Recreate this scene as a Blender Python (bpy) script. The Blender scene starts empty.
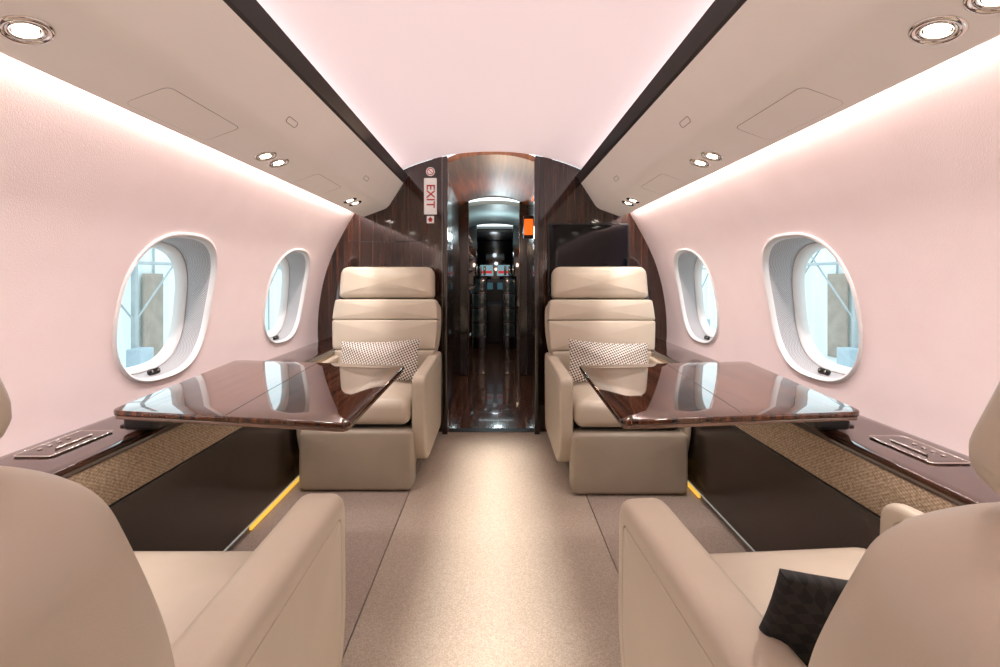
import bpy, bmesh, math
from mathutils import Matrix, Vector
scene = bpy.context.scene
scene.view_settings.view_transform = 'Standard'
scene.view_settings.gamma = 1.08
scene.view_settings.exposure = 0.22

# ------------------------------------------------------------ materials
def srgb(r, g, b):
    def f(c):
        c /= 255.0
        return c/12.92 if c <= 0.04045 else ((c+0.055)/1.055)**2.4
    return (f(r), f(g), f(b), 1)

def newmat(name):
    m = bpy.data.materials.new(name); m.use_nodes = True
    nt = m.node_tree
    return m, nt, nt.nodes['Principled BSDF']

def noisy(name, c1, c2, scale=(50,50,50), rough=0.5, bump=0.0, bscale=None, metal=0.0, coat=0.0, detail=3, nscale=1.0, spec=0.5, ramp=(0.3,0.7), sheen=0, emit=None):
    m, nt, b = newmat(name)
    tc = nt.nodes.new('ShaderNodeTexCoord'); mp = nt.nodes.new('ShaderNodeMapping')
    mp.inputs['Scale'].default_value = scale
    n = nt.nodes.new('ShaderNodeTexNoise'); n.inputs['Scale'].default_value = nscale; n.inputs['Detail'].default_value = detail
    r = nt.nodes.new('ShaderNodeValToRGB')
    r.color_ramp.elements[0].position = ramp[0]; r.color_ramp.elements[1].position = ramp[1]
    r.color_ramp.elements[0].color = c1; r.color_ramp.elements[1].color = c2
    L = nt.links.new
    L(tc.outputs['Object'], mp.inputs[0]); L(mp.outputs[0], n.inputs['Vector']); L(n.outputs['Fac'], r.inputs[0]); L(r.outputs[0], b.inputs['Base Color'])
    b.inputs['Roughness'].default_value = rough; b.inputs['Metallic'].default_value = metal
    b.inputs['Coat Weight'].default_value = coat; b.inputs['Coat Roughness'].default_value = 0.03
    b.inputs['Specular IOR Level'].default_value = spec
    b.inputs['Sheen Weight'].default_value = sheen
    if emit:
        b.inputs['Emission Color'].default_value = emit[0]; b.inputs['Emission Strength'].default_value = emit[1]
    if bump > 0:
        n2 = nt.nodes.new('ShaderNodeTexNoise'); n2.inputs['Scale'].default_value = bscale or 300; n2.inputs['Detail'].default_value = 2
        bp = nt.nodes.new('ShaderNodeBump'); bp.inputs['Strength'].default_value = bump; bp.inputs['Distance'].default_value = 0.002
        L(tc.outputs['Object'], n2.inputs['Vector']); L(n2.outputs['Fac'], bp.inputs['Height']); L(bp.outputs[0], b.inputs['Normal'])
    return m

def emis(name, col, s):
    m, nt, b = newmat(name)
    b.inputs['Base Color'].default_value = col
    b.inputs['Emission Color'].default_value = col; b.inputs['Emission Strength'].default_value = s
    return m

LEATHER = noisy('leather_beige', srgb(188,174,154), srgb(196,182,162), (6,6,6), 0.42, 0.12, 420)
LEATHER_D = noisy('leather_taupe', srgb(160,147,129), srgb(168,155,137), (6,6,6), 0.45, 0.12, 420)
STITCH = noisy('stitch_thread', srgb(140,124,104), srgb(146,130,110), rough=0.7)
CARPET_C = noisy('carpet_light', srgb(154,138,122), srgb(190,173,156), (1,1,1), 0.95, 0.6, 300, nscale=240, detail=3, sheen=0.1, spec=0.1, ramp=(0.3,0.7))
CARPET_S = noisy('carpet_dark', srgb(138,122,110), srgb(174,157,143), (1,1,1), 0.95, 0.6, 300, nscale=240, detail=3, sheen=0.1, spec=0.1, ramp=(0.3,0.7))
WALLM = noisy('wall_fabric', srgb(248,230,228), srgb(251,234,232), (8,8,8), 0.8, 0.25, 350, spec=0.2)
CEILM = noisy('ceiling_panel_glow', srgb(236,219,220), srgb(239,222,223), (3,3,3), 0.6, 0, spec=0.3, emit=((1,0.78,0.79,1),0.43))  # pink emission added so the ceiling looks evenly lit; the panel is no lamp
PSUM = noisy('overhead_plastic_glow', srgb(234,225,214), srgb(237,228,217), (4,4,4), 0.5, 0.05, 400, spec=0.3, emit=((1,0.90,0.82,1),0.06))  # slight cream emission added to lift the dim underside; plain plastic, not a light
PSULINE = noisy('overhead_groove', srgb(160,146,134), srgb(165,151,139), rough=0.6)
WOOD = noisy('ebony_gloss_x', srgb(13,8,6), srgb(74,40,26), (70,1.6,1.2), 0.08, coat=0.5, detail=4, ramp=(0.38,0.72))
WOODT = noisy('table_veneer_gloss', srgb(20,11,7), srgb(100,56,33), (60,1.0,1.2), 0.03, coat=0.4, detail=5, ramp=(0.36,0.70), spec=0.45)
WOODY = noisy('ebony_gloss_y', srgb(16,9,7), srgb(64,36,24), (1.5,55,1.2), 0.12, coat=0.8, detail=4, ramp=(0.4,0.75))
WOODC = noisy('warm_wood_ceiling', srgb(120,64,36), srgb(172,102,58), (40,2,2), 0.4, detail=3)
DARKPANEL = noisy('dark_bronze_panel', srgb(46,38,34), srgb(54,45,40), (5,5,5), 0.22, 0.02, 300)
EDGE = noisy('table_edge_metal', srgb(120,96,84), srgb(150,124,110), (9,9,9), 0.2, metal=0.6)
RAIL = noisy('dark_rail', srgb(48,44,45), srgb(54,50,51), (9,9,9), 0.35)
BLACK = noisy('black_plastic', srgb(12,11,11), srgb(18,17,17), (9,9,9), 0.35)
BLACKG = noisy('black_gloss', srgb(8,8,10), srgb(14,13,15), (9,9,9), 0.06, coat=1)
SCREEN = noisy('screen_glass', srgb(6,5,10), srgb(9,8,14), (3,3,3), 0.08, spec=0.25)
CHROME = noisy('chrome', srgb(215,208,200), srgb(225,220,212), (9,9,9), 0.12, metal=1)
WINW = noisy('window_surround', srgb(222,220,218), srgb(228,226,224), (9,9,9), 0.4)
LAMP = emis('lamp_lens', (1,0.9,0.78,1), 16)
AMBER = emis('amber_floor_light', srgb(255,196,70), 0.7)
ORANGE = emis('orange_glow', srgb(255,100,20), 1.0)
SIGNW = emis('sign_white', srgb(240,235,230), 0.15)
RED = noisy('sign_red', srgb(190,30,30), srgb(195,36,34), rough=0.5)
FLOORW = noisy('galley_floor_wood', srgb(40,24,18), srgb(120,76,54), (30,1.2,1), 0.16, coat=0.4)
GALW = noisy('galley_white_panel', srgb(170,186,186), srgb(180,195,195), (3,3,3), 0.5)

def shade_mat():
    m, nt, b = newmat('window_shade_mesh')
    L = nt.links.new
    tc = nt.nodes.new('ShaderNodeTexCoord')
    ck = nt.nodes.new('ShaderNodeTexChecker'); ck.inputs['Scale'].default_value = 230
    ck.inputs['Color1'].default_value = srgb(182,177,177); ck.inputs['Color2'].default_value = srgb(146,141,143)
    L(tc.outputs['Object'], ck.inputs['Vector']); L(ck.outputs['Color'], b.inputs['Base Color'])
    b.inputs['Roughness'].default_value = 0.6
    return m
SHADE = shade_mat()

def weave_mat(name, c1, c2, sc, flat=(1,1,1), rot=0):
    m, nt, b = newmat(name)
    L = nt.links.new
    tc = nt.nodes.new('ShaderNodeTexCoord'); mp = nt.nodes.new('ShaderNodeMapping')
    mp.inputs['Scale'].default_value = flat; mp.inputs['Rotation'].default_value = (0,0,rot)
    ck = nt.nodes.new('ShaderNodeTexChecker'); ck.inputs['Scale'].default_value = sc
    ck.inputs['Color1'].default_value = c1; ck.inputs['Color2'].default_value = c2
    bp = nt.nodes.new('ShaderNodeBump'); bp.inputs['Strength'].default_value = 0.5; bp.inputs['Distance'].default_value = 0.002
    L(tc.outputs['Object'], mp.inputs[0]); L(mp.outputs[0], ck.inputs['Vector']); L(ck.outputs['Color'], b.inputs['Base Color'])
    L(ck.outputs['Fac'], bp.inputs['Height']); L(bp.outputs[0], b.inputs['Normal'])
    b.inputs['Roughness'].default_value = 0.8
    return m
PILLOWM = weave_mat('pillow_check_weave', srgb(236,228,216), srgb(74,68,66), 105, (1,1,0.0), 0.35)
PILLOWB = weave_mat('pillow_black_pattern', srgb(10,9,10), srgb(34,31,30), 70, (1,1,0.0), 0.78)

def rattan_mat():
    m, nt, b = newmat('rattan_weave')
    L = nt.links.new
    tc = nt.nodes.new('ShaderNodeTexCoord'); mp = nt.nodes.new('ShaderNodeMapping')
    mp.inputs['Scale'].default_value = (0.0,1,1.5)
    ck = nt.nodes.new('ShaderNodeTexChecker'); ck.inputs['Scale'].default_value = 150
    ck.inputs['Color1'].default_value = srgb(222,200,170); ck.inputs['Color2'].default_value = srgb(186,162,132)
    n = nt.nodes.new('ShaderNodeTexNoise'); n.inputs['Scale'].default_value = 130; n.inputs['Detail'].default_value = 3
    r = nt.nodes.new('ShaderNodeValToRGB'); r.color_ramp.elements[0].color=srgb(205,198,190); r.color_ramp.elements[1].color=(1,1,1,1)
    r.color_ramp.elements[0].position=0.35; r.color_ramp.elements[1].position=0.6
    mx = nt.nodes.new('ShaderNodeMix'); mx.data_type='RGBA'; mx.blend_type='MULTIPLY'; mx.inputs['Factor'].default_value=1
    bp = nt.nodes.new('ShaderNodeBump'); bp.inputs['Strength'].default_value = 0.6; bp.inputs['Distance'].default_value = 0.002
    L(tc.outputs['Object'], mp.inputs[0]); L(mp.outputs[0], ck.inputs['Vector']); L(tc.outputs['Object'], n.inputs['Vector'])
    L(n.outputs['Fac'], r.inputs[0]); L(ck.outputs['Color'], mx.inputs['A']); L(r.outputs[0], mx.inputs['B']); L(mx.outputs['Result'], b.inputs['Base Color'])
    L(ck.outputs['Fac'], bp.inputs['Height']); L(bp.outputs[0], b.inputs['Normal'])
    b.inputs['Roughness'].default_value = 0.8
    return m
RATTAN = rattan_mat()

def glass_mat():
    m = bpy.data.materials.new('window_glass'); m.use_nodes = True
    nt = m.node_tree; nt.nodes.clear(); L = nt.links.new
    o = nt.nodes.new('ShaderNodeOutputMaterial'); mx = nt.nodes.new('ShaderNodeMixShader')
    t = nt.nodes.new('ShaderNodeBsdfTransparent'); t.inputs[0].default_value = (0.94,0.99,1.0,1)
    g = nt.nodes.new('ShaderNodeBsdfGlossy'); g.inputs['Roughness'].default_value = 0.02
    mx.inputs[0].default_value = 0.05
    L(t.outputs[0], mx.inputs[1]); L(g.outputs[0], mx.inputs[2]); L(mx.outputs[0], o.inputs[0])
    return m
GLASS = glass_mat()

# ------------------------------------------------------------ helpers
def empty(name, loc=(0,0,0), rotz=0):
    e = bpy.data.objects.new(name, None); scene.collection.objects.link(e)
    e.location = loc; e.rotation_euler = (0,0,rotz); e.empty_display_size = 0.1
    return e

def mkobj(name, verts, faces, mat, parent=None, M=None, smooth=True, fix=True, angle=40):
    me = bpy.data.meshes.new(name); me.from_pydata([tuple(v) for v in verts], [], faces); me.update()
    if fix:
        bm = bmesh.new(); bm.from_mesh(me); bmesh.ops.recalc_face_normals(bm, faces=bm.faces); bm.to_mesh(me); bm.free()
    mats = mat if isinstance(mat, (list,tuple)) else [mat]
    for m in mats: me.materials.append(m)
    if smooth:
        me.polygons.foreach_set('use_smooth', [True]*len(me.polygons))
        try: me.set_sharp_from_angle(angle=math.radians(angle))
        except Exception: pass
    ob = bpy.data.objects.new(name, me); scene.collection.objects.link(ob)
    if parent: ob.parent = parent
    if M is not None: ob.matrix_basis = M
    return ob

def roundpoly(pts, r, seg=6):
    n = len(pts); out = []
    rs = r if isinstance(r, (list,tuple)) else [r]*n
    for i in range(n):
        p0, p1, p2 = Vector(pts[i-1]), Vector(pts[i]), Vector(pts[(i+1)%n])
        rr = rs[i]
        if rr <= 1e-5: out.append(p1); continue
        d0, d2 = (p0-p1), (p2-p1)
        a = p1 + d0.normalized()*min(rr, d0.length*0.48); c = p1 + d2.normalized()*min(rr, d2.length*0.48)
        for k in range(seg+1):
            t = k/seg
            w = (1-t)**2 + 2*t*(1-t)*0.9 + t*t
            q = (a*(1-t)**2 + p1*2*t*(1-t)*0.9 + c*t*t)/w
            out.append(q)
    return out

def slab(name, pts, t, bev, mat, parent=None, M=None, puff=0.0, puffb=0.0, groove=False, nb=5):
    P = [Vector(p) for p in pts]; n = len(P)
    area = sum(P[i].x*P[(i+1)%n].y - P[(i+1)%n].x*P[i].y for i in range(n))
    if area < 0: P.reverse()
    N = []
    for i in range(n):
        e1 = (P[i]-P[i-1]); e2 = (P[(i+1)%n]-P[i])
        n1 = Vector((e1.y,-e1.x)); n2 = Vector((e2.y,-e2.x))
        if n1.length>1e-9: n1.normalize()
        if n2.length>1e-9: n2.normalize()
        m = n1+n2; m.normalize()
        d = max(0.5, m.dot(n2)); N.append(m/d)
    c = sum(P, Vector((0,0)))/n
    rings = []
    inner = [P[i]-N[i]*bev for i in range(n)]
    def cap(sign, pf):
        rs = []
        lst = [1.0]
        if groove: lst += [0.93,0.922,0.914]
        lst += [0.8,0.6,0.4,0.2]
        for s in lst[1:]:
            z = t/2 + pf*(1-s*s)
            if groove and s == 0.922: z -= 0.005
            rs.append([(c+(q-c)*s, sign*z) for q in inner])
        return rs
    bevrings = []
    for k in range(nb+1):
        th = k/nb*math.pi/2
        ins = bev*(1-math.cos(th)); z = t/2-bev+bev*math.sin(th)
        bevrings.append(([P[i]-N[i]*ins for i in range(n)], z))
    rings += list(reversed(cap(-1, puffb)))
    rings += [[(q,-z) for q in r] for r,z in reversed(bevrings)]
    rings += [[(q,z) for q in r] for r,z in bevrings]
    rings += cap(1, puff)
    verts = []; faces = []
    for r in rings:
        for q,z in r: verts.append((q.x,q.y,z))
    for k in range(len(rings)-1):
        for i in range(n):
            a = k*n+i; b = k*n+(i+1)%n
            faces.append((a,b,b+n,a+n))
    verts.append((c.x,c.y,-(t/2+puffb))); ci = len(verts)-1
    for i in range(n): faces.append((ci,(i+1)%n,i))
    verts.append((c.x,c.y,(t/2+puff))); ci = len(verts)-1
    o = (len(rings)-1)*n
    for i in range(n): faces.append((ci,o+i,o+(i+1)%n))
    return mkobj(name, verts, faces, mat, parent, M, angle=60)

def frame(origin, u, v, w):
    M = Matrix.Identity(4)
    for i in range(3):
        M[i][0]=u[i]; M[i][1]=v[i]; M[i][2]=w[i]; M[i][3]=origin[i]
    return M
def XZ(x,y,z): return frame((x,y,z),(1,0,0),(0,0,1),(0,-1,0))   # +w faces -Y
def YZ(x,y,z): return frame((x,y,z),(0,1,0),(0,0,1),(1,0,0))
def XY(x,y,z): return Matrix.Translation((x,y,z))
def rect(w,h,cx=0,cy=0): return [(cx-w/2,cy-h/2),(cx+w/2,cy-h/2),(cx+w/2,cy+h/2),(cx-w/2,cy+h/2)]

def box(name, x0,x1,y0,y1,z0,z1, mat, parent=None, bev=0.004):
    """bevelled box via slab in XY"""
    w,h,t = abs(x1-x0),abs(y1-y0),abs(z1-z0)
    bev = min(bev, w*0.3,h*0.3,t*0.3)
    return slab(name, roundpoly(rect(w,h), bev*1.5, 3), t, bev, mat, parent, XY((x0+x1)/2,(y0+y1)/2,(z0+z1)/2), nb=3)

def extrudeY(name, prof, y0, y1, mat, parent=None, closed=True, smooth=True, angle=35, ny=1):
    n = len(prof); verts = []; faces = []
    for j in range(ny+1):
        y = y0+(y1-y0)*j/ny
        verts += [(p[0],y,p[1]) for p in prof]
    for j in range(ny):
        for i in range(n if closed else n-1):
            a=j*n+i; b=j*n+(i+1)%n
            faces.append((a,b,b+n,a+n))
    if closed:
        faces.append(tuple(range(n))); faces.append(tuple(reversed(range(ny*n,(ny+1)*n))))
    return mkobj(name, verts, faces, mat, parent, None, smooth, True, angle)

def tube(name, pts, r, mat, parent=None, closed=False, M=None):
    cu = bpy.data.curves.new(name,'CURVE'); cu.dimensions='3D'; cu.bevel_depth=r; cu.bevel_resolution=3
    s = cu.splines.new('POLY'); s.points.add(len(pts)-1)
    for i,p in enumerate(pts): s.points[i].co=(*p,1)
    s.use_cyclic_u = closed
    cu.materials.append(mat)
    o = bpy.data.objects.new(name,cu); scene.collection.objects.link(o)
    if parent: o.parent=parent
    if M is not None: o.matrix_basis=M
    return o

def disc(name, r, t, mat, parent, M, n=32, bev=0.002):
    return slab(name, [(r*math.cos(2*math.pi*i/n), r*math.sin(2*math.pi*i/n)) for i in range(n)], t, min(bev,t*0.4), mat, parent, M, nb=3)

def ring(name, R, r, mat, parent, M, n=40, m=10, sx=1.0):
    verts=[];faces=[]
    for i in range(n):
        a=2*math.pi*i/n
        for j in range(m):
            b=2*math.pi*j/m
            verts.append(((R+r*math.cos(b))*math.cos(a)*sx,(R+r*math.cos(b))*math.sin(a),r*math.sin(b)))
            faces.append((i*m+j, ((i+1)%n)*m+j, ((i+1)%n)*m+(j+1)%m, i*m+(j+1)%m))
    return mkobj(name,verts,faces,mat,parent,M)

Y0, Y1 = -1.5, 3.06    # cabin ends

# ------------------------------------------------------------ wall profile
PROF = [(0.0,1.04),(0.3,1.13),(0.6,1.198),(0.75,1.202),(0.9,1.188),(1.05,1.158),(1.2,1.108),(1.35,1.035),(1.45,0.978),(1.5,0.948),(1.62,0.885)]
def wx(z):
    for i in range(len(PROF)-1):
        if z <= PROF[i+1][0] or i == len(PROF)-2:
            z1,x1 = PROF[i]; z2,x2 = PROF[i+1]
            z0,x0 = PROF[i-1] if i>0 else (z1-(z2-z1), x1-(x2-x1))
            z3,x3 = PROF[i+2] if i+2<len(PROF) else (z2+(z2-z1), x2+(x2-x1))
            m1=(x2-x0)/(z2-z0); m2=(x3-x1)/(z3-z1); h=z2-z1; t=(z-z1)/h
            return (2*t**3-3*t*t+1)*x1+(t**3-2*t*t+t)*h*m1+(-2*t**3+3*t*t)*x2+(t**3-t*t)*h*m2
WA, WB, WN = 0.228, 0.262, 2.7
WZ = 0.95
WINY = [-0.18, 0.73, 1.64, 2.55]
ZL, ZH = 0.60, 1.30
def rad(th, a=WA, b=WB, n=WN):
    return 1.0/((abs(math.cos(th))/a)**n + (abs(math.sin(th))/b)**n)**(1.0/n)

def build_wall(sgn, name):
    verts=[];faces=[];cache={}
    def V(y,z,dx=0):
        k=(round(y,5),round(z,5))
        if k in cache: return cache[k]
        verts.append((sgn*wx(z),y,z)); cache[k]=len(verts)-1; return cache[k]
    zs_mid=[ZL+(ZH-ZL)*i/24 for i in range(25)]
    zs=[0.0,0.15,0.3,0.45]+zs_mid+[1.35,1.40,1.45,1.5,1.56,1.62]
    segs=[]; cur=Y0
    for yc in WINY:
        segs.append((cur,yc-0.33,False)); segs.append((yc-0.33,yc+0.33,True)); cur=yc+0.33
    segs.append((cur,Y1,False))
    for a,b,win in segs:
        ny = 18 if win else max(1,int((b-a)/0.1))
        ys=[a+(b-a)*i/ny for i in range(ny+1)]
        for j in range(len(zs)-1):
            if win and zs[j]>=ZL-1e-6 and zs[j+1]<=ZH+1e-6: continue
            for i in range(ny):
                faces.append((V(ys[i],zs[j]),V(ys[i+1],zs[j]),V(ys[i+1],zs[j+1]),V(ys[i],zs[j+1])))
        if win:
            yc=(a+b)/2
            per=[(y,ZL) for y in ys[:-1]]+[(b,z) for z in zs_mid[:-1]]+[(y,ZH) for y in reversed(ys[1:])]+[(a,z) for z in reversed(zs_mid[1:])]
            n=len(per); prev=[V(y,z) for y,z in per]
            for k in range(1,7):
                t=k/6; cur_r=[]
                for (y,z) in per:
                    th=math.atan2(z-WZ,y-yc); r=rad(th)
                    yy=yc+r*math.cos(th); zz=WZ+r*math.sin(th)
                    yy=y+(yy-y)*t; zz=z+(zz-z)*t
                    verts.append((sgn*wx(zz),yy,zz)); cur_r.append(len(verts)-1)
                for i in range(n):
                    faces.append((prev[i],prev[(i+1)%n],cur_r[(i+1)%n],cur_r[i]))
                prev=cur_r
    return mkobj(name,verts,faces,WALLM,angle=80)
build_wall(-1,'wall_left'); build_wall(1,'wall_right')

def build_window(idx, sgn, yc):
    e = empty('window_%d'%idx, (sgn*1.2, yc, WZ))
    inv = Matrix.Translation((-sgn*1.2,-yc,-WZ))
    n=72
    def ringpts(scale, xo, plane=None, zoff=0):
        out=[]
        for i in range(n):
            th=2*math.pi*i/n; r=rad(th)*scale
            y=yc+r*math.cos(th); z=WZ+zoff+r*math.sin(th)
            x = wx(z)+xo if plane is None else plane + (wx(z)-wx(WZ))*0.5 + xo
            out.append((sgn*x,y,z))
        return out
    def loft(name, rs, mat):
        verts=[];faces=[]
        for r in rs: verts+= [tuple(inv@Vector(p)) for p in r]
        for k in range(len(rs)-1):
            for i in range(n):
                a=k*n+i;b=k*n+(i+1)%n; faces.append((a,b,b+n,a+n))
        return mkobj(name,verts,faces,mat,e,angle=60)
    lip=[ringpts(1.03,0.002),ringpts(1.025,-0.006),ringpts(1.0,-0.009),ringpts(0.975,-0.004),ringpts(0.965,0.012)]
    loft('lip',lip,WINW)
    D=1.30
    loft('shade_reveal',[ringpts(0.965,0.012),ringpts(0.95,0.04),ringpts(0.925,0,D-0.03)],SHADE)
    loft('pane_frame',[ringpts(0.925,0,D-0.03),ringpts(0.915,0,D-0.034),ringpts(0.89,0,D-0.03),ringpts(0.85,0,D-0.008),ringpts(0.84,0,D+0.005)],WINW)
    g=ringpts(0.85,0,D+0.002)
    mkobj('glass',[tuple(inv@Vector(p)) for p in g],[tuple(range(n))],GLASS,e)
    zl=WZ-WB*0.955; 
    M=frame(Vector((sgn*(wx(zl)+0.035),yc,zl+0.012))-Vector((sgn*1.2,yc,WZ)),(0,1,0),(sgn*0.3,0,0.95),(-sgn*0.95,0,0.3))
    slab('latch',roundpoly(rect(0.055,0.022),0.011),0.012,0.004,BLACK,e,M)
    for dy in (-0.014,0.014):
        disc('latch_stud',0.004,0.004,CHROME,e,M@Matrix.Translation((dy,0,0.007)),12,0.001)
i=1
for sgn in (-1,1):
    for yc in WINY:
        build_window(i,sgn,yc); i+=1

# ------------------------------------------------------------ floor
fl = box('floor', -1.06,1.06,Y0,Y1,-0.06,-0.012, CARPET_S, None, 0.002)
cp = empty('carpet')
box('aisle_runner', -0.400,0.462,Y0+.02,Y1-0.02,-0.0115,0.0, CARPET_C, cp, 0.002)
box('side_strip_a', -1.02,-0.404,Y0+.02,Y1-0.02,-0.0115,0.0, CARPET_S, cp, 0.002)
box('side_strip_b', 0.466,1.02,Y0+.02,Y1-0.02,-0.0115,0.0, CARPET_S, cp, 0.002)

# ------------------------------------------------------------ ceiling
def cz(x): return 1.925-0.135*(abs(x)/0.64)**2.2
cpf=[(-0.64+1.28*i/40, cz(-0.64+1.28*i/40)) for i in range(41)]
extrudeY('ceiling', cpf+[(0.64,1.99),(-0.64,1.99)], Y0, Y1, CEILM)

PO=(0.895,1.474); PI=(0.735,1.532)
pd=Vector((PI[0]-PO[0],PI[1]-PO[1])).normalized()
def psu(sgn):
    e=empty('overhead_service_panel')
    prof=[(0.905,1.53),(0.898,1.49),(0.893,1.476),(0.886,1.4745)]
    prof+= [(0.745,1.5265)]
    p0=Vector((0.745,1.5265)); p1=Vector((0.715,1.540)); p2=Vector((0.698,1.572))
    for k in range(1,7):
        t=k/6; q=p0*(1-t)**2+p1*2*t*(1-t)+p2*t*t; prof.append((q.x,q.y))
    prof+=[(0.612,1.706),(0.66,1.70),(0.80,1.60)]
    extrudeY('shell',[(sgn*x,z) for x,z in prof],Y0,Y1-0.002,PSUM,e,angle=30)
    r=[(0.612,1.707),(0.602,1.713),(0.577,1.757),(0.585,1.762),(0.645,1.735),(0.66,1.705)]
    extrudeY('rail',[(sgn*x,z) for x,z in r],Y0,Y1-0.002,RAIL,e,angle=20)
    r=[(0.66,1.705),(0.655,1.80),(0.675,1.80),(0.68,1.70)]
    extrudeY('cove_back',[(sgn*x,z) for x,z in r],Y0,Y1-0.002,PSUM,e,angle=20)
    r=[(0.90,1.585),(0.885,1.62),(0.66,1.74),(0.67,1.70)]
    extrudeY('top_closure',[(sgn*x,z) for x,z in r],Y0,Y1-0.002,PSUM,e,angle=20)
    def P(s,y,off=0.0):
        q=Vector(PO)+pd*s
        nrm=Vector((pd.y,-pd.x)); 
        if nrm.y>0: nrm=-nrm
        q=q+nrm*off
        return frame((sgn*q.x,y,q.y),(sgn*pd.x,0,pd.y),(0,1 if sgn*1>0 else -1,0),(sgn*nrm.x,0,nrm.y))
    for y in (-0.12,0.745,1.665,2.60):
        for dy in (-0.048,0.048):
            M=P(0.085,y+dy)
            R=0.034
            ring('lamp_bezel',R,0.0065,CHROME,e,M@Matrix.Translation((0,0,0.001)))
            ring('lamp_inner',R*0.72,0.004,CHROME,e,M@Matrix.Translation((0,0,0.002)))
            disc('lamp_cup',R-0.002,0.003,CHROME,e,M@Matrix.Translation((0,0,0.001)))
            disc('lamp_lens',R*0.52,0.004,LAMP,e,M@Matrix.Translation((0,0,0.003)))
        l=bpy.data.lights.new('reading_light','SPOT'); l.energy=9; l.color=(1,0.94,0.86); l.spot_size=math.radians(85); l.spot_blend=0.8; l.shadow_soft_size=0.03
        lo=bpy.data.objects.new('reading_light_lamp',l); scene.collection.objects.link(lo); lo.parent=e
        pos=P(0.088,y,0.02).translation
        d=Vector((-sgn*0.28,0,-1)).normalized()
        lo.location=pos; lo.rotation_euler=d.to_track_quat('-Z','Y').to_euler()
    for y in (0.30,1.22,2.12):
        out=roundpoly(rect(0.115,0.30),0.02)
        pts=[P(0.082,y,0.0010)@Vector((q.x,q.y,0)) for q in out]
        tube('hatch_groove',pts,0.0016,PSULINE,e,True)
    for y in (0.95,1.93,2.78):
        disc('speaker_grille',0.016,0.002,PSULINE,e,P(0.08,y,0.0006),24,0.0005)
    uf=Vector((0.612-0.698,1.706-1.572)).normalized()
    nn=Vector((-uf.y,uf.x)); 
    if nn.y>0: nn=-nn
    for y in (0.62,1.54,2.42):
        q=Vector((0.698,1.572))+uf*0.03+nn*0.0004
        M=frame((sgn*q.x,y,q.y),(sgn*uf.x,0,uf.y),(0,1 if sgn>0 else -1,0),(sgn*nn.x,0,nn.y))
        tube('placard',[M@Vector((a.x,a.y,0)) for a in roundpoly(rect(0.022,0.07),0.01)],0.0014,PSULINE,e,True)
    return e
psu(-1); psu(1)

# ------------------------------------------------------------ side ledges
def ledge(sgn):
    e=empty('side_ledge')
    def b(n,x0,x1,y0,y1,z0,z1,m,bev=0.004):
        xa,xb=sorted((sgn*x0,sgn*x1)); return box(n,xa,xb,y0,y1,z0,z1,m,e,bev)
    b('wood_top',0.965,1.192,Y0+.01,Y1-.01,0.592,0.62,WOOD,0.006)
    b('rattan_band',0.972,1.0,Y0+.01,Y1-.01,0.470,0.591,RATTAN,0.003)
    b('trim_line',0.970,1.0,Y0+.01,Y1-.01,0.462,0.469,BLACK,0.002)
    extrudeY('lower_panel',[(sgn*0.985,0.461),(sgn*1.0,0.03),(sgn*1.03,0.03),(sgn*1.03,0.461)],Y0+.01,Y1-.01,DARKPANEL,e,angle=20)
    for y in (0.4,2.25):
        extrudeY('panel_joint',[(sgn*0.9835,0.461),(sgn*0.9985,0.03),(sgn*1.002,0.03),(sgn*0.987,0.461)],y,y+0.004,BLACK,e)
    b('floor_light',0.992,1.004,1.85 if sgn<0 else 2.12,2.95,0.004,0.02,AMBER,0.002)
    lx,ly = (1.105,1.17) if sgn<0 else (1.095,1.13)
    out=roundpoly(rect(0.095,0.18),0.012)
    slab('control_lid',out,0.006,0.002,WOOD,e,XY(sgn*lx,ly,0.6215))
    tube('lid_rim',[(sgn*lx+q.x,ly+q.y,0.6235) for q in out],0.0018,CHROME,e,True)
    tube('lid_handle',[(sgn*(lx-.02),ly-.05,0.627),(sgn*(lx-.02),ly+.05,0.627)],0.0025,CHROME,e)
    for k in range(4):
        disc('lid_button',0.005,0.003,CHROME,e,XY(sgn*(lx+.02),ly-.05+k*0.025,0.626),16,0.001)
    slab('table_slot',roundpoly(rect(0.10,0.50),0.01),0.006,0.002,BLACK,e,XY(sgn*1.03,1.55,0.622))
    return e
ledge(-1); ledge(1)

# ------------------------------------------------------------ tables
def table(sgn):
    e=empty('folding_table')
    z=0.712
    if sgn<0: pts=[(-0.318,1.035),(-0.965,1.135),(-1.045,1.83),(-0.325,1.715)]
    else:     pts=[(0.325,1.055),(0.960,1.125),(1.045,1.80),(0.345,1.715)]
    out=roundpoly(pts,[0.02,0.03,0.03,0.02])
    slab('veneer_top',out,0.014,0.004,WOODT,e,XY(0,0,z))
    c=sum((Vector(p) for p in pts),Vector((0,0)))/4
    out2=roundpoly([tuple(c+(Vector(p)-c)*0.985) for p in pts],0.02)
    slab('under_leaf',out2,0.010,0.003,EDGE,e,XY(0,0,z-0.0125))
    a=Vector(pts[0]).lerp(Vector(pts[1]),0.5); b=Vector(pts[3]).lerp(Vector(pts[2]),0.5)
    tube('fold_seam',[(a.x,a.y+0.01,z+0.0068),(b.x,b.y-0.01,z+0.0068)],0.0010,BLACK,e)
    X=lambda v: sgn*v
    box('arm_block',*sorted((X(0.93),X(1.03))),1.25,1.40,0.6265,0.694,BLACK,e,0.01)
    box('arm_block_rear',*sorted((X(0.93),X(1.03))),1.58,1.70,0.6265,0.694,BLACK,e,0.01)
    slab('arm_plate',roundpoly(rect(0.36,0.16),0.02),0.010,0.004,BLACK,e,XY(X(0.80),1.42,0.689))
    tube('arm_strut',[(X(0.99),1.30,0.635),(X(0.86),1.33,0.676)],0.008,CHROME,e)
table(-1); table(1)

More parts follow.
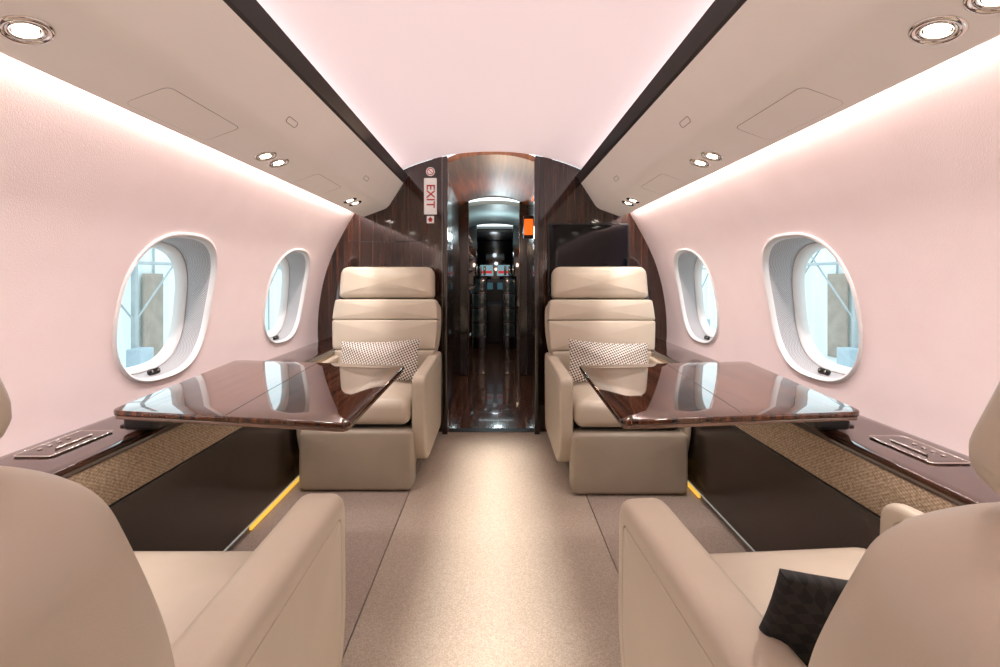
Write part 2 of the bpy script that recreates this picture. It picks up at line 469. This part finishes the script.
# ------------------------------------------------------------ seats
def seat(name, loc, rotz, aisle, recline=9, py=0.20, near=False, top=0.535):
    e=empty(name,loc,rotz)
    slab('legrest_panel',roundpoly(rect(0.566,0.298,0,0.155),0.035),0.10,0.022,LEATHER_D,e,XZ(0,-0.35,0),puff=0.006)
    slab('base_body',roundpoly(rect(0.50,0.24,0,0.14),0.03),0.58,0.02,LEATHER_D,e,XZ(0,-0.005,0))
    slab('base_plate',roundpoly(rect(0.46,0.52),0.03),0.02,0.005,BLACK,e,XY(0,0.02,0.012))
    slab('gap_trim',roundpoly(rect(0.50,0.60),0.03),0.014,0.004,BLACK,e,XY(0,-0.05,0.314))
    slab('seat_cushion',roundpoly(rect(0.53,0.60),0.05),0.13,0.045,LEATHER,e,XY(0,-0.095,0.388),puff=0.022)
    for s in (-1,1):
        al = (s==aisle)
        if al: th = 0.098 if near else 0.066
        else: th=0.036
        xo = (0.336 if al else 0.310)-th/2
        zf = 0.592 if near else 0.565
        if near and not al: zf = 0.56
        out=roundpoly([(-0.385 if near else -0.375,0.28),(-0.30,0.10),(0.30,0.10),(0.33,0.585),(-0.375 if near else -0.37,zf)],[0.08,0.10,0.06,0.07,0.05])
        slab('arm_panel',out,th,0.026 if (near and al) else 0.014,LEATHER,e,YZ(s*xo,0,0),puff=0.006 if s>0 else 0,puffb=0.006 if s<0 else 0,groove=True)
    rot=Matrix.Rotation(math.radians(-recline),4,'X')
    B=Matrix.Translation((0,py,0.40))@rot@XZ(0,0,0)
    def W(v):
        tab=[(-0.05,0.235),(0.0,0.25),(0.12,0.292),(0.22,0.318),(0.38,0.330),(0.46,0.325),(0.52,0.315),(0.58,0.31)]
        for i in range(len(tab)-1):
            if v<=tab[i+1][0]:
                t=(v-tab[i][0])/(tab[i+1][0]-tab[i][0]); return tab[i][1]*(1-t)+tab[i+1][1]*t
        return tab[-1][1]
    off = 0.035 if near else 0.0
    def panel(v0,v1,r,rt=None):
        k=6; R=[(W(v0+(v1-v0)*i/k)-off,v0+(v1-v0)*i/k) for i in range(k+1)]
        pts=R+[(-x,v) for x,v in reversed(R)]
        rs=[0]*len(pts); rs[0]=rs[-1]=r; rs[k]=rs[k+1]=(rt or r)
        return roundpoly(pts,rs)
    T=B@Matrix.Translation((0,0,0.035))
    tp = top-0.05 if near else 0.515
    slab('back_lumbar',panel(0.03,0.201,0.016),0.10,0.014,LEATHER,e,T,puff=0.010)
    slab('back_middle',panel(0.202,0.386 if not near else 0.34,0.016),0.10,0.014,LEATHER,e,T,puff=0.010)
    slab('back_shoulder',panel(0.387 if not near else 0.341,tp,0.016,rt=0.05 if near else 0.03),0.10,0.014,LEATHER,e,T,puff=0.008)
    if near:
        sh=[(0.27,-0.03),(0.29,0.03),(0.335,0.14),(0.360,0.26),(0.364,top-0.17),(0.346,top)]
        sh=roundpoly(sh+[(-x,v) for x,v in reversed(sh)],[0.03,0.03,0.08,0.08,0.08,0.12,0.12,0.08,0.08,0.08,0.03,0.03],10)
        S=B@Matrix.Translation((0,0,0.0))
        slab('back_shell',sh,0.165,0.07,LEATHER,e,S,puffb=0.025,nb=12)
        c0=0.26
        ins=[(x*0.74,c0+(v-c0)*0.78) for x,v in [tuple(q) for q in sh]]
        tube('shell_seam',[(x,v,-0.0915) for x,v in ins],0.0022,STITCH,e,True,S)
    else:
        sh=[(0.235,-0.03),(0.25,0.03),(0.30,0.14),(0.328,0.24),(0.338,0.38),(0.33,0.525)]
        sh=roundpoly(sh+[(-x,v) for x,v in reversed(sh)],[0.03,0.03,0.08,0.08,0.1,0.1,0.1,0.1,0.08,0.08,0.03,0.03])
        slab('back_shell',sh,0.085,0.035,LEATHER,e,B@Matrix.Translation((0,0,-0.040)),puffb=0.03,groove=True)
    h0=top-0.005 if near else 0.525; hw=0.279 if near else 0.30
    hh = 0.175 if near else 0.20
    rh = 0.085 if near else 0.055
    hr=roundpoly([(-hw,h0),(hw,h0),(hw-.005,h0+hh),(-hw+.005,h0+hh)],[0.04 if near else 0.03]*2+[rh,rh])
    slab('headrest',hr,0.115,0.035,LEATHER,e,B@Matrix.Translation((0,0,0.03)),puff=0.014,puffb=0.012)
    slab('headrest_post',roundpoly(rect(0.18,0.08,0,h0),0.01),0.03,0.005,BLACK,e,B@Matrix.Translation((0,0,0.0)))
    return e

seat('passenger_seat',(-0.665,2.58,0.0),0,1)
seat('passenger_seat',(0.675,2.54,0.0),0,-1)
seat('passenger_seat',(-0.642,0.62,0.0),math.pi,-1,20,0.133,True,0.535)
seat('passenger_seat',(0.650,0.62,0.0),math.pi+math.radians(4),1,21,0.130,True,0.51)

def pillow(loc, M, w, h, mat):
    e=empty('throw_pillow',loc)
    pts=[]
    cs=[(-w/2,-h/2),(w/2,-h/2),(w/2,h/2),(-w/2,h/2)]
    for i in range(4):
        a=Vector(cs[i]);b=Vector(cs[(i+1)%4]); nrm=Vector((-(b-a).y,(b-a).x)).normalized()
        for k in range(8):
            t=k/8; pts.append(a.lerp(b,t)+nrm*0.012*math.sin(math.pi*t))
    slab('cover',pts,0.02,0.009,mat,e,M,puff=0.045,puffb=0.045)
def leanM(ang, roll):
    return Matrix.Rotation(math.radians(ang),4,'X')@XZ(0,0,0)@Matrix.Rotation(math.radians(roll),4,'Z')
pillow((-0.645,2.56,0.575),leanM(-16,2),0.46,0.24,PILLOWM)
pillow((0.665,2.52,0.575),leanM(-16,-3),0.46,0.24,PILLOWM)
pillow((0.555,0.60,0.565),leanM(20,-8),0.38,0.22,PILLOWB)
pillow((-0.625,0.61,0.560),leanM(20,6),0.38,0.20,PILLOWB)

# ------------------------------------------------------------ forward bulkhead
def bulk(sgn):
    DX=0.312 if sgn<0 else 0.298
    pts=[(DX,0.0),(DX,cz(DX)-0.002)]
    for k in range(1,7):
        x=DX+(0.62-DX)*k/6; pts.append((x,cz(x)-0.002))
    pts+=[(0.80,1.70),(0.95,1.58)]
    for k in range(12):
        z=1.5-k*1.5/11; pts.append((wx(z)+0.03,z))
    return [(sgn*x,z) for x,z in pts]
wf=empty('wall_front')
extrudeY('panel_port',bulk(-1),Y1,Y1+0.05,WOOD,wf,angle=20)
extrudeY('panel_starboard',bulk(1),Y1,Y1+0.05,WOOD,wf,angle=20)
tr=empty('trim_1')
box('jamb_port',-0.335,-0.300,2.985,3.059,0,1.86,WOODY,tr,0.004)
box('jamb_starboard',0.285,0.320,2.985,3.059,0,1.86,WOODY,tr,0.004)
box('threshold',-0.299,0.284,3.03,3.10,-0.011,0.004,BLACK,tr,0.003)
box('strip_port',-0.337,-0.3355,2.984,3.0585,0,1.86,CHROME,tr,0.0004)
box('joint_port',-1.0,-0.45,3.055,3.0595,1.30,1.304,BLACK,tr,0.001)
tv=empty('television')
slab('bezel',roundpoly(rect(0.56,0.50),0.008),0.016,0.004,BLACK,tv,XZ(0.66,3.049,1.18))
slab('screen',roundpoly(rect(0.535,0.475),0.004),0.004,0.001,SCREEN,tv,XZ(0.66,3.040,1.18))
sg=empty('exit_sign')
slab('plate',roundpoly(rect(0.088,0.25),0.006),0.010,0.003,SIGNW,sg,XZ(-0.425,3.052,1.615))
def text(s, M, size, mat, parent, nm):
    cu=bpy.data.curves.new(nm,'FONT'); cu.body=s; cu.size=size; cu.align_x='CENTER'; cu.align_y='CENTER'; cu.extrude=0.0008; cu.offset=0.0008
    cu.materials.append(mat)
    o=bpy.data.objects.new(nm,cu); scene.collection.objects.link(o); o.parent=parent; o.matrix_basis=M
text('EXIT', XZ(-0.425,3.045,1.615)@Matrix.Rotation(math.radians(-90),4,'Z'),0.080,RED,sg,'lettering')
ns=empty('no_smoking_sign')
disc('plate',0.03,0.006,SIGNW,ns,XZ(-0.425,3.054,1.785)); ring('red_ring',0.022,0.003,RED,ns,XZ(-0.425,3.050,1.785))
tube('red_bar',[(-0.44,3.049,1.80),(-0.41,3.049,1.77)],0.0025,RED,ns)
ps=empty('direction_placard')
slab('plate',roundpoly(rect(0.05,0.05),0.005),0.006,0.002,SIGNW,ps,XZ(-0.425,3.054,1.455))
slab('arrow',[(-0.012,-0.015),(0.012,-0.015),(0.012,0.0),(0.02,0.0),(0,0.018),(-0.02,0.0),(-0.012,0.0)],0.003,0.001,RED,ps,XZ(-0.425,3.050,1.455))

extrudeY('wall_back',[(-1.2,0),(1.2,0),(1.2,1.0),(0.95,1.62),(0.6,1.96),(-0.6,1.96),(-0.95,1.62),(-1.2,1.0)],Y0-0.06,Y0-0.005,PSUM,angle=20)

# ------------------------------------------------------------ forward galley corridor
g=empty('galley_corridor')
box('corridor_floor',-0.8,0.8,3.115,8.2,-0.06,-0.004,FLOORW,g,0.003)
WALLD=noisy('corridor_dark_veneer',srgb(14,10,9),srgb(44,28,21),(1.5,45,1.2),0.22,coat=0.3,detail=4,ramp=(0.4,0.75))
box('wall_port_a',-0.42,-0.36,3.12,4.8,0,1.93,WALLD,g)
box('wall_starboard_a',0.36,0.42,3.12,4.8,0,1.93,WALLD,g)
def arch(name,hw,z0,rise,y0,y1,mat,th=0.04):
    a=[(-hw+2*hw*i/20, z0+rise*(1-(abs(-1+2*i/20))**2.4)) for i in range(21)]
    b=[(x,z+th) for x,z in reversed(a)]
    return extrudeY(name,a+b,y0,y1,mat,g,angle=30)
arch('vestibule_ceiling',0.42,1.80,0.12,3.12,4.8,WOODC)
box('partition_port',-0.80,-0.27,4.80,4.86,0,1.95,WALLD,g)
box('partition_starboard',0.28,0.80,4.80,4.86,0,1.95,WALLD,g)
arch('galley_ceiling',0.55,1.74,0.12,4.87,6.7,GALW)
box('wall_port_b',-0.52,-0.46,4.87,6.7,0,1.9,WOODY,g)
box('wall_starboard_b',0.46,0.52,4.87,6.7,0,1.9,WOODY,g)
box('partition2_port',-0.80,-0.26,6.70,6.76,0,1.95,BLACKG,g)
box('partition2_starboard',0.28,0.80,6.70,6.76,0,1.95,BLACKG,g)
box('end_wall',-0.8,0.8,8.2,8.25,0,2.0,BLACKG,g)
box('roof_fwd',-0.8,0.8,6.77,8.2,1.75,1.8,BLACK,g)
box('side_fwd_port',-0.85,-0.80,6.77,8.2,0,1.8,BLACK,g)
box('side_fwd_starboard',0.80,0.85,6.77,8.2,0,1.8,BLACK,g)
box('void_port',-0.86,-0.82,3.12,6.7,0,2.0,BLACK,g); box('void_starboard',0.82,0.86,3.12,6.7,0,2.0,BLACK,g)
for x,y in ((-0.27,4.79),(0.28,4.79)):
    box('door_edge',x-0.004,x+0.004,y-0.01,y,0,1.80,EDGE,g,0.002)
gc=empty('galley_cabinet')
box('counter',-0.455,-0.27,5.0,6.5,0,0.90,WOODY,gc); box('counter_top',-0.455,-0.255,4.98,6.52,0.905,0.93,EDGE,gc)
cool=emis('cool_shelf_led',(0.5,0.85,0.9,1),2.5)
for k,z in enumerate((1.15,1.35,1.55)):
    box('shelf',-0.455,-0.30,5.0,6.5,z,z+0.012,CHROME,gc,0.003)
    for j in range(8):
        disc('glassware',0.022,0.075,CHROME,gc,XY(-0.37,5.1+j*0.18,z+0.05),16,0.008)
box('shelf_light',-0.45,-0.44,5.0,6.5,1.30,1.31,cool,gc,0.002)
gd=empty('glass_display_cabinet')
GLD=noisy('cabinet_glass_smoked',srgb(34,44,44),srgb(74,86,84),(14,3,9),0.08,coat=1)
for sx in (-1,1):
    cx=0.01+sx*0.215
    box('carcass',cx-0.10,cx+0.10,6.60,6.68,0.0,1.08,BLACKG,gd,0.004)
    for r_ in range(4):
        z0=0.18+r_*0.22
        box('glass_door',cx-0.085,cx+0.085,6.585,6.598,z0,z0+0.19,GLD,gd,0.004)
        box('door_rail',cx-0.09,cx+0.09,6.575,6.584,z0-0.012,z0-0.004,EDGE,gd,0.002)
    for j in range(3):
        disc('bottle',0.018,0.14,CHROME,gd,XY(cx-0.06+j*0.06,6.63,1.155),16,0.01)
ol=empty('cabin_indicator_light')
box('housing',0.268,0.358,3.905,3.95,1.40,1.60,BLACK,ol,0.004)
box('glow',0.276,0.350,3.898,3.904,1.43,1.57,ORANGE,ol,0.003)
box('glow_top',0.345,0.357,3.2,4.0,1.74,1.755,ORANGE,ol,0.003)
fd=empty('flight_deck_console')
box('pedestal',-0.16,0.18,7.2,7.9,0,0.62,BLACK,fd,0.02)
slab('instrument_panel',roundpoly([(-0.7,0.55),(0.7,0.55),(0.62,1.02),(-0.62,1.02)],0.05),0.12,0.02,BLACK,fd,XZ(0,7.95,0))
scr=emis('flight_display',srgb(60,100,115),0.4)
for x in (-0.42,-0.14,0.16,0.44):
    slab('display',roundpoly(rect(0.22,0.12),0.01),0.01,0.003,scr,fd,XZ(x,7.88,0.90))
wsm=emis('windshield_glow',srgb(150,190,200),0.45); redm=emis('red_band',srgb(200,50,50),0.7)
for x in (-0.45,-0.15,0.17,0.47):
    slab('windshield_pane',roundpoly([(-0.13,0),(0.13,0),(0.115,0.20),(-0.115,0.20)],0.02),0.01,0.003,wsm,fd,XZ(x,8.19,1.08))
    slab('exterior_band',roundpoly(rect(0.2,0.05),0.004),0.004,0.001,redm,fd,XZ(x,8.18,1.15))
for x in (-0.36,0.38):
    slab('pilot_seat_back',roundpoly([(x-0.18,0.2),(x+0.18,0.2),(x+0.15,1.1),(x-0.15,1.1)],0.05),0.1,0.03,BLACK,fd,XZ(0,7.3,0))

# ------------------------------------------------------------ hangar outside
hg=empty('hangar')
HW=noisy('hangar_cladding',srgb(210,222,224),srgb(234,240,240),(0.2,3,0.2),0.7)
HB=noisy('hangar_steel',srgb(150,156,160),srgb(165,170,172),(2,2,2),0.6)
HBR=noisy('hangar_brown_panel',srgb(140,126,115),srgb(160,145,132),(2,2,2),0.6)
HBL=noisy('hangar_grey',srgb(150,165,175),srgb(160,175,185),(2,2,2),0.6)
HF=noisy('hangar_concrete',srgb(205,212,212),srgb(225,227,226),(1,1,1),0.5)
mkobj('ground_slab',[(-40,-20,-2.2),(40,-20,-2.2),(40,50,-2.2),(-40,50,-2.2)],[(0,1,2,3)],HF,hg,smooth=False)
for s in (-1,1):
    mkobj('cladding',[(s*14,-20,-2.2),(s*14,50,-2.2),(s*14,50,2.6),(s*14,-20,2.6)],[(0,1,2,3)],HW,hg,smooth=False)
    for k in range(9):
        y=3+k*4.1
        box('column',s*12.5-0.08,s*12.5+0.08,y,y+0.16,-2.2,7,HB,hg,0.02)
        tube('brace',[(s*12.5,y+0.1,-0.5),(s*12.5,y+4.2,4.0)],0.035,HB,hg)
        tube('brace',[(s*12.5,y+4.2,-0.5),(s*12.5,y+0.1,4.0)],0.035,HB,hg)
    for k in range(12):
        box('cladding_rib',s*13.95-0.02,s*13.95+0.02,2+k*2.3,2.08+k*2.3,-2.2,2.6,HB,hg,0.01)
    for k in range(4):
        box('tool_cabinet',s*12-0.25,s*12+0.25,9.4+k*5.3,10.0+k*5.3,-2.2,-1.6+0.25*(k%2),HBL if k%2 else HBR,hg,0.03)
    box('door_panel',s*13.8-0.05,s*13.8+0.05,17.4,18.4,-2.2,1.2,HBR,hg,0.02)
    box('girder',s*12.5-0.06,s*12.5+0.06,-5,40,1.5,1.62,HB,hg,0.02)

w=bpy.data.worlds.new('World'); scene.world=w; w.use_nodes=True
bg=w.node_tree.nodes['Background']; bg.inputs[0].default_value=(0.80,0.955,1.0,1); bg.inputs[1].default_value=2.1

# ------------------------------------------------------------ lights
def area(name, loc, direction, sx, sy, e, col, spread=180):
    l=bpy.data.lights.new(name,'AREA'); l.shape='RECTANGLE'; l.size=sx; l.size_y=sy; l.energy=e; l.color=col; l.spread=math.radians(spread)
    o=bpy.data.objects.new(name,l); scene.collection.objects.link(o)
    z=-Vector(direction).normalized(); y=Vector((0,1,0)); x=y.cross(z).normalized(); y=z.cross(x)
    M=Matrix((x,y,z)).transposed().to_4x4(); M.translation=loc; o.matrix_world=M
    return o
PINK=(1.0,0.885,0.872)
for s in (-1,1):
    area('ceiling_cove_light',(s*0.625,0.78,1.765),(-s*0.8,0,0.45),0.03,4.4,1.2,PINK)
    area('wall_wash_light',(s*0.918,0.78,1.545),(s*0.12,0,-1),0.016,4.4,31,PINK)
area('aisle_band_fill',(0.02,1.0,1.90),(0,0,-1),0.08,3.6,7,(1,0.95,0.88),19)  # added lamp without a ceiling fixture, makes the bright band on the carpet
def pt(name,loc,e,col,r=0.05):
    l=bpy.data.lights.new(name,'POINT'); l.energy=e; l.color=col; l.shadow_soft_size=r
    o=bpy.data.objects.new(name,l); scene.collection.objects.link(o); o.location=loc
pt('vestibule_light',(0.05,4.1,1.5),6,(1,0.66,0.42))
pt('galley_light',(0.05,5.6,1.6),5,(0.75,0.95,1.0))
pt('flight_deck_light',(0.0,7.4,1.6),1.0,(0.8,0.9,1.0))

# ------------------------------------------------------------ camera
cam=bpy.data.cameras.new('camera'); co=bpy.data.objects.new('camera',cam); scene.collection.objects.link(co)
co.location=(0.026,0,1.06); co.rotation_euler=(math.radians(90),0,0)
cam.sensor_width=36; cam.lens=15.98; cam.shift_x=0.004; cam.shift_y=-0.0565; cam.clip_start=0.02; cam.clip_end=200
scene.camera=co
